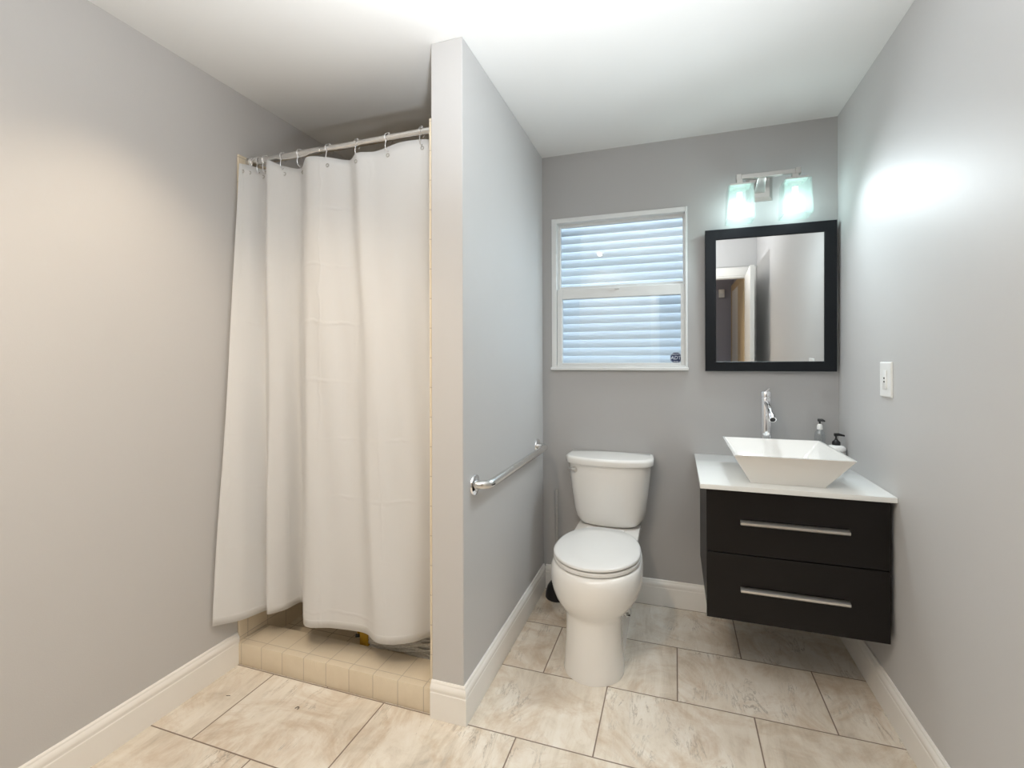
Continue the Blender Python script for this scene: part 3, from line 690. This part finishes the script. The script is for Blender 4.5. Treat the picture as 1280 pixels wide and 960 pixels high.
# soap bottles
def pump(mb, x, y, z, ang, reach=0.028):
    mb.cyl((x,y,z),(x,y,z+0.018),0.0042,0.0042,14)
    dx, dy = math.cos(ang), math.sin(ang)
    mb.tube([(x-dx*0.007,y-dy*0.007,z+0.021),(x+dx*0.010,y+dy*0.010,z+0.022),(x+dx*reach,y+dy*reach,z+0.017)], (0.0075,0.0068,0.0038), 12)
s1 = thing('soap_bottle', 'clear pump bottle with a black top behind the sink corner', 'soap bottle', (0.640,2.600,CTZ))
MB().lathe([(0.020,0.0005),(0.0215,0.004),(0.0215,0.130),(0.019,0.143),(0.012,0.152),(0.0115,0.160)], (0.640,2.600,CTZ), n=28).build('bottle', m_clearb, s1)
tag(MB().lathe([(0.0185,0.003),(0.0195,0.006),(0.0195,0.062),(0.0,0.062)], (0.640,2.600,CTZ), n=28).build('liquid', mat('clear_soap',(0.62,0.64,0.63),0.2,noise=0.02), s1), 'pale soap inside')
MB().lathe([(0.0125,0.156),(0.0125,0.170),(0.010,0.178),(0.0055,0.182)], (0.640,2.600,CTZ), n=24).build('collar', m_plastic, s1)
p1 = MB(); pump(p1, 0.640, 2.600, CTZ+0.178, -0.6, 0.022); tag(p1.build('pump_head', m_black, s1), 'black pump head')
s2 = thing('soap_dispenser', 'squat white soap dispenser with a black pump against the right wall', 'soap dispenser', (0.691,2.545,CTZ))
tag(MB().lathe([(0.030,0.0005),(0.034,0.004),(0.0355,0.012),(0.0355,0.058),(0.0345,0.064),(0.0,0.064)], (0.691,2.545,CTZ), n=32).build('jar', m_plastic, s2), 'white jar')
MB().lathe([(0.0352,0.0642),(0.0360,0.0660),(0.0360,0.0700),(0.0352,0.0715)], (0.691,2.545,CTZ), n=32).build('band', m_nickel, s2)
MB().lathe([(0.0365,0.0716),(0.0372,0.075),(0.0355,0.084),(0.029,0.091),(0.016,0.095),(0.0,0.0955)], (0.691,2.545,CTZ), n=32).build('shoulder', m_plastic, s2)
p2 = MB(); p2.lathe([(0.0165,0.094),(0.0165,0.106),(0.014,0.112),(0.007,0.118),(0.0055,0.124)], (0.691,2.545,CTZ), n=24); pump(p2, 0.691, 2.545, CTZ+0.120, 0.15, 0.034)
tag(p2.build('pump_head', m_black, s2), 'black pump head with a slim spout')

# ------------------------------------------------------------------ mirror
MX0, MX1, MZ0, MZ1 = 0.1452, 0.7189, 1.230, 1.9397
mir = thing('wall_mirror', 'square mirror in a wide black frame above the sink', 'mirror', ((MX0+MX1)/2,YB-0.004,MZ0))
fm = MB(); FW = 0.0515
mo = [(MX0,MZ0),(MX1,MZ0),(MX1,MZ1),(MX0,MZ1)]
mi = [(MX0+FW,MZ0+FW-0.003),(MX1-FW,MZ0+FW-0.003),(MX1-FW,MZ1-FW),(MX0+FW,MZ1-FW)]
def lerp2(q): return [(o[0]+(i[0]-o[0])*q, o[1]+(i[1]-o[1])*q) for o,i in zip(mo,mi)]
yb_, yf_ = YB-0.006, YB-0.030
rings = [[(x,yb_,z) for x,z in mo],[(x,yf_+0.002,z) for x,z in mo],[(x,yf_,z) for x,z in lerp2(0.05)],[(x,yf_,z) for x,z in lerp2(0.93)],[(x,yf_+0.004,z) for x,z in mi],[(x,yb_,z) for x,z in mi],[(x,yb_,z) for x,z in mo]]
fm.loft(rings, False, False)
fm.build('frame', m_frame, mir, angle=20)
MB().box((mi[0][0]-0.004,YB-0.0225,mi[0][1]-0.004),(mi[2][0]+0.004,YB-0.0195,mi[2][1]+0.004)).build('glass', m_mirror, mir, smooth=False)
mir.rotation_euler = (math.radians(1.0), 0, math.radians(-0.45))

# ------------------------------------------------------------------ vanity light
vl = thing('vanity_light', 'nickel two-shade wall light above the mirror', 'wall light', (0.412,YB,2.13))
LY = 2.562
bp_ = MB(); 
def vrect(x0,x1,z0,z1,y): return [(x0,y,z0),(x1,y,z0),(x1,y,z1),(x0,y,z1)]
bp_.loft([vrect(0.337,0.455,2.070,2.190,YB-0.0005),vrect(0.337,0.455,2.070,2.190,YB-0.008),vrect(0.352,0.440,2.086,2.174,YB-0.022),vrect(0.358,0.434,2.092,2.168,YB-0.022)])
bp_.build('backplate', m_nickel, vl, smooth=False)
MB().hexa([(0.378,LY,2.155),(0.414,LY,2.155),(0.420,YB-0.021,2.105),(0.372,YB-0.021,2.105),(0.378,LY,2.172),(0.414,LY,2.172),(0.420,YB-0.021,2.150),(0.372,YB-0.021,2.150)],0.003,2).build('arm', m_nickel, vl)
br = MB(); br.box((0.300,LY-0.011,2.156),(0.542,LY+0.011,2.178),0.002,1); br.build('crossbar', m_nickel, vl)
for x in (0.294,0.546): MB().box((x-0.012,LY-0.015,2.152),(x+0.012,LY+0.015,2.182),0.002,1).build('end_cap', m_nickel, vl)
m_bulb = emis('bulb_glow', (0.92,1.0,0.98), 1.7)
_N, _L = nt(m_bulb); _t = _N.new('ShaderNodeBsdfTransparent'); _x = _N.new('ShaderNodeMixShader'); _x.inputs[0].default_value = 0.55
_L.new(_N['Emission'].outputs[0], _x.inputs[1]); _L.new(_t.outputs[0], _x.inputs[2]); _L.new(_x.outputs[0], _N['Material Output'].inputs[0])
for x in (0.298,0.535):
    hd = MB(); hd.box((x-0.014,LY-0.014,2.128),(x+0.014,LY+0.014,2.157),0.002,1); hd.box((x-0.046,LY-0.046,2.1185),(x+0.046,LY+0.046,2.1290),0.002,1)
    hd.build('shade_holder', m_nickel, vl)
    s = MB(); zt, zb2 = 2.1180, 1.956
    def q(a,z): return [(x-a,LY-a,z),(x+a,LY-a,z),(x+a,LY+a,z),(x-a,LY+a,z)]
    s.loft([q(0.030,zt),q(0.0540,zt),q(0.0555,zt-0.002),q(0.0615,zb2),q(0.0565,zb2),q(0.0505,zt-0.007),q(0.030,zt-0.006),q(0.030,zt)], False, False)
    shd = s.build('lamp_shade', m_frost, vl, smooth=False)
    b = MB().lathe([(0.0,-0.056),(0.016,-0.053),(0.028,-0.040),(0.031,-0.024),(0.026,-0.004),(0.016,0.014),(0.013,0.030),(0.013,0.050)], (x,LY,2.045), n=28).build('bulb', m_bulb, shd)
    ld = bpy.data.lights.new('vanity_glow_lamp','POINT'); ld.energy = GLOW_W; ld.color = BULB_COL; ld.shadow_soft_size = 0.028
    lo = bpy.data.objects.new('vanity_glow_lamp', ld); COL.objects.link(lo); lo.parent = vl; lo.location = (x-0.412, LY-YB, 2.020-2.13)
    ld = bpy.data.lights.new('vanity_bulb_lamp','SPOT'); ld.energy = BULB_W*(1.25 if x < 0.4 else 0.62); ld.color = BULB_COL; ld.shadow_soft_size = 0.05; ld.spot_size = math.radians(179); ld.spot_blend = 1.0
    lo = bpy.data.objects.new('vanity_bulb_lamp', ld); COL.objects.link(lo); lo.parent = vl; lo.location = (x-0.412, LY-0.072-YB, 2.03-2.13); lo.rotation_euler = (math.radians(50),0,math.radians(152))

# ------------------------------------------------------------------ wall plate on the right wall
PY, PZ = 2.108, 1.212
wp = thing('wall_outlet', 'white wall plate with two small dark dots on the right wall above the counter', 'wall plate', (XR,PY,PZ))
pl = MB(); 
def prect(hw,hz,x): return [(x,PY-hw,PZ-hz),(x,PY+hw,PZ-hz),(x,PY+hw,PZ+hz),(x,PY-hw,PZ+hz)]
pl.loft([prect(0.0500,0.0640,XR-0.0002),prect(0.0500,0.0640,XR-0.003),prect(0.0465,0.0605,XR-0.0065)])
pl.build('cover_plate', m_plastic, wp, smooth=False)
MB().box((XR-0.0095,PY-0.0165,PZ-0.0335),(XR-0.006,PY+0.0165,PZ+0.0335),0.001,2).build('insert', m_plastic, wp)
for dz in (0.005,-0.008):
    MB().box((XR-0.0108,PY-0.0045,PZ+dz-0.003),(XR-0.0092,PY+0.0045,PZ+dz+0.003),0.0006,1).build('button', m_black, wp)

# ------------------------------------------------------------------ doors seen in the mirror
dr = thing('door_1', None, None, (DX1-0.015,YF+0.012,0))
tag(dr, 'open white bathroom door standing by the right wall, seen edge-on in the mirror', 'door', kind='structure')
leaf = MB(); leaf.box((DX1-0.015-0.018,YF+0.012,0.012),(DX1-0.015+0.018,YF+0.012+0.76,2.035),0.002,1)
lf = leaf.build('door_panel', m_door, dr)
kb = MB()
for s_ in (-1,1):
    kb.lathe([(0.026,s_*0.018),(0.026,s_*0.023),(0.010,s_*0.026),(0.010,s_*0.045),(0.022,s_*0.052),(0.026,s_*0.062),(0.020,s_*0.072),(0.0,s_*0.075)], (DX1-0.015,YF+0.012+0.70,0.95), 'X', 24)
tag(kb.build('knob', m_nickel, lf), 'satin metal knob')
dr.rotation_euler.z = math.radians(3.0)
d2 = thing('door_2', None, None, (HX1,-1.0,0)); tag(d2, 'white hall door with tan casing beyond the doorway, seen in the mirror', 'door', kind='structure')
MB().box((HX1-0.022,-1.62,0.01),(HX1-0.002,-0.86,2.03),0.002,1).build('door_panel', m_door, d2)
cc = MB(); cc.box((HX1-0.028,-0.86,0),(HX1-0.001,-0.27,2.03),0.003,1); cc.box((HX1-0.028,-1.70,2.03),(HX1-0.001,-0.27,2.11),0.003,1); cc.box((HX1-0.028,-1.70,0),(HX1-0.001,-1.62,2.03),0.003,1); tag(cc.build('casing', m_tan, d2), 'tan door casing')
MB().lathe([(0.026,-0.020),(0.026,-0.025),(0.010,-0.028),(0.010,-0.045),(0.024,-0.054),(0.024,-0.068),(0.0,-0.074)], (HX1,-0.92,0.95), 'X', 20).build('knob', m_darkmetal, d2)
hl = thing('hall_light', 'round ceiling light in the hall beyond the doorway, outside the photo', 'ceiling light', (-0.3,-0.95,ZC))
MB().lathe([(0.15,0.0),(0.15,-0.02),(0.145,-0.025)], (-0.3,-0.95,ZC)).build('base_ring', m_plastic, hl)
MB().lathe([(0.142,-0.022),(0.13,-0.05),(0.09,-0.075),(0.0,-0.085)], (-0.3,-0.95,ZC)).build('dome', emis('hall_dome', (1.0,0.85,0.65), 1.5), hl)
hd_ = bpy.data.lights.new('hall_lamp','POINT'); hd_.energy = 5.0; hd_.color = (1.0,0.85,0.68); hd_.shadow_soft_size = 0.08
ho = bpy.data.objects.new('hall_lamp', hd_); COL.objects.link(ho); ho.parent = hl; ho.location = (0,0,-0.18)
wsn = thing('door_chime', 'small white box high on the dark hall wall, seen in the mirror', 'chime', (0.52,HY,2.02))
MB().box((0.485,HY,1.965),(0.555,HY+0.04,2.075),0.006,2).build('housing', m_plastic, wsn)
MB().box((0.497,HY+0.0395,1.98),(0.543,HY+0.042,2.02),0.002,1).build('grille', m_vinyl, wsn)

# ------------------------------------------------------------------ specks of lint on the floor
l1 = MB().tube([(-1.336,1.434,0.0015),(-1.333,1.442,0.0016),(-1.326,1.444,0.0020),(-1.322,1.438,0.0016),(-1.326,1.433,0.0015)],0.0011,6).build('lint_thread', m_black)
tag(l1, 'tiny curled dark thread on the floor tile in front of the shower', 'lint')
l2 = MB().tube([(-1.637,1.404,0.0012),(-1.630,1.408,0.0014),(-1.622,1.409,0.0012)],0.0008,6).build('lint_thread', m_black)
tag(l2, 'tiny straight dark thread on the floor near the left baseboard', 'lint')
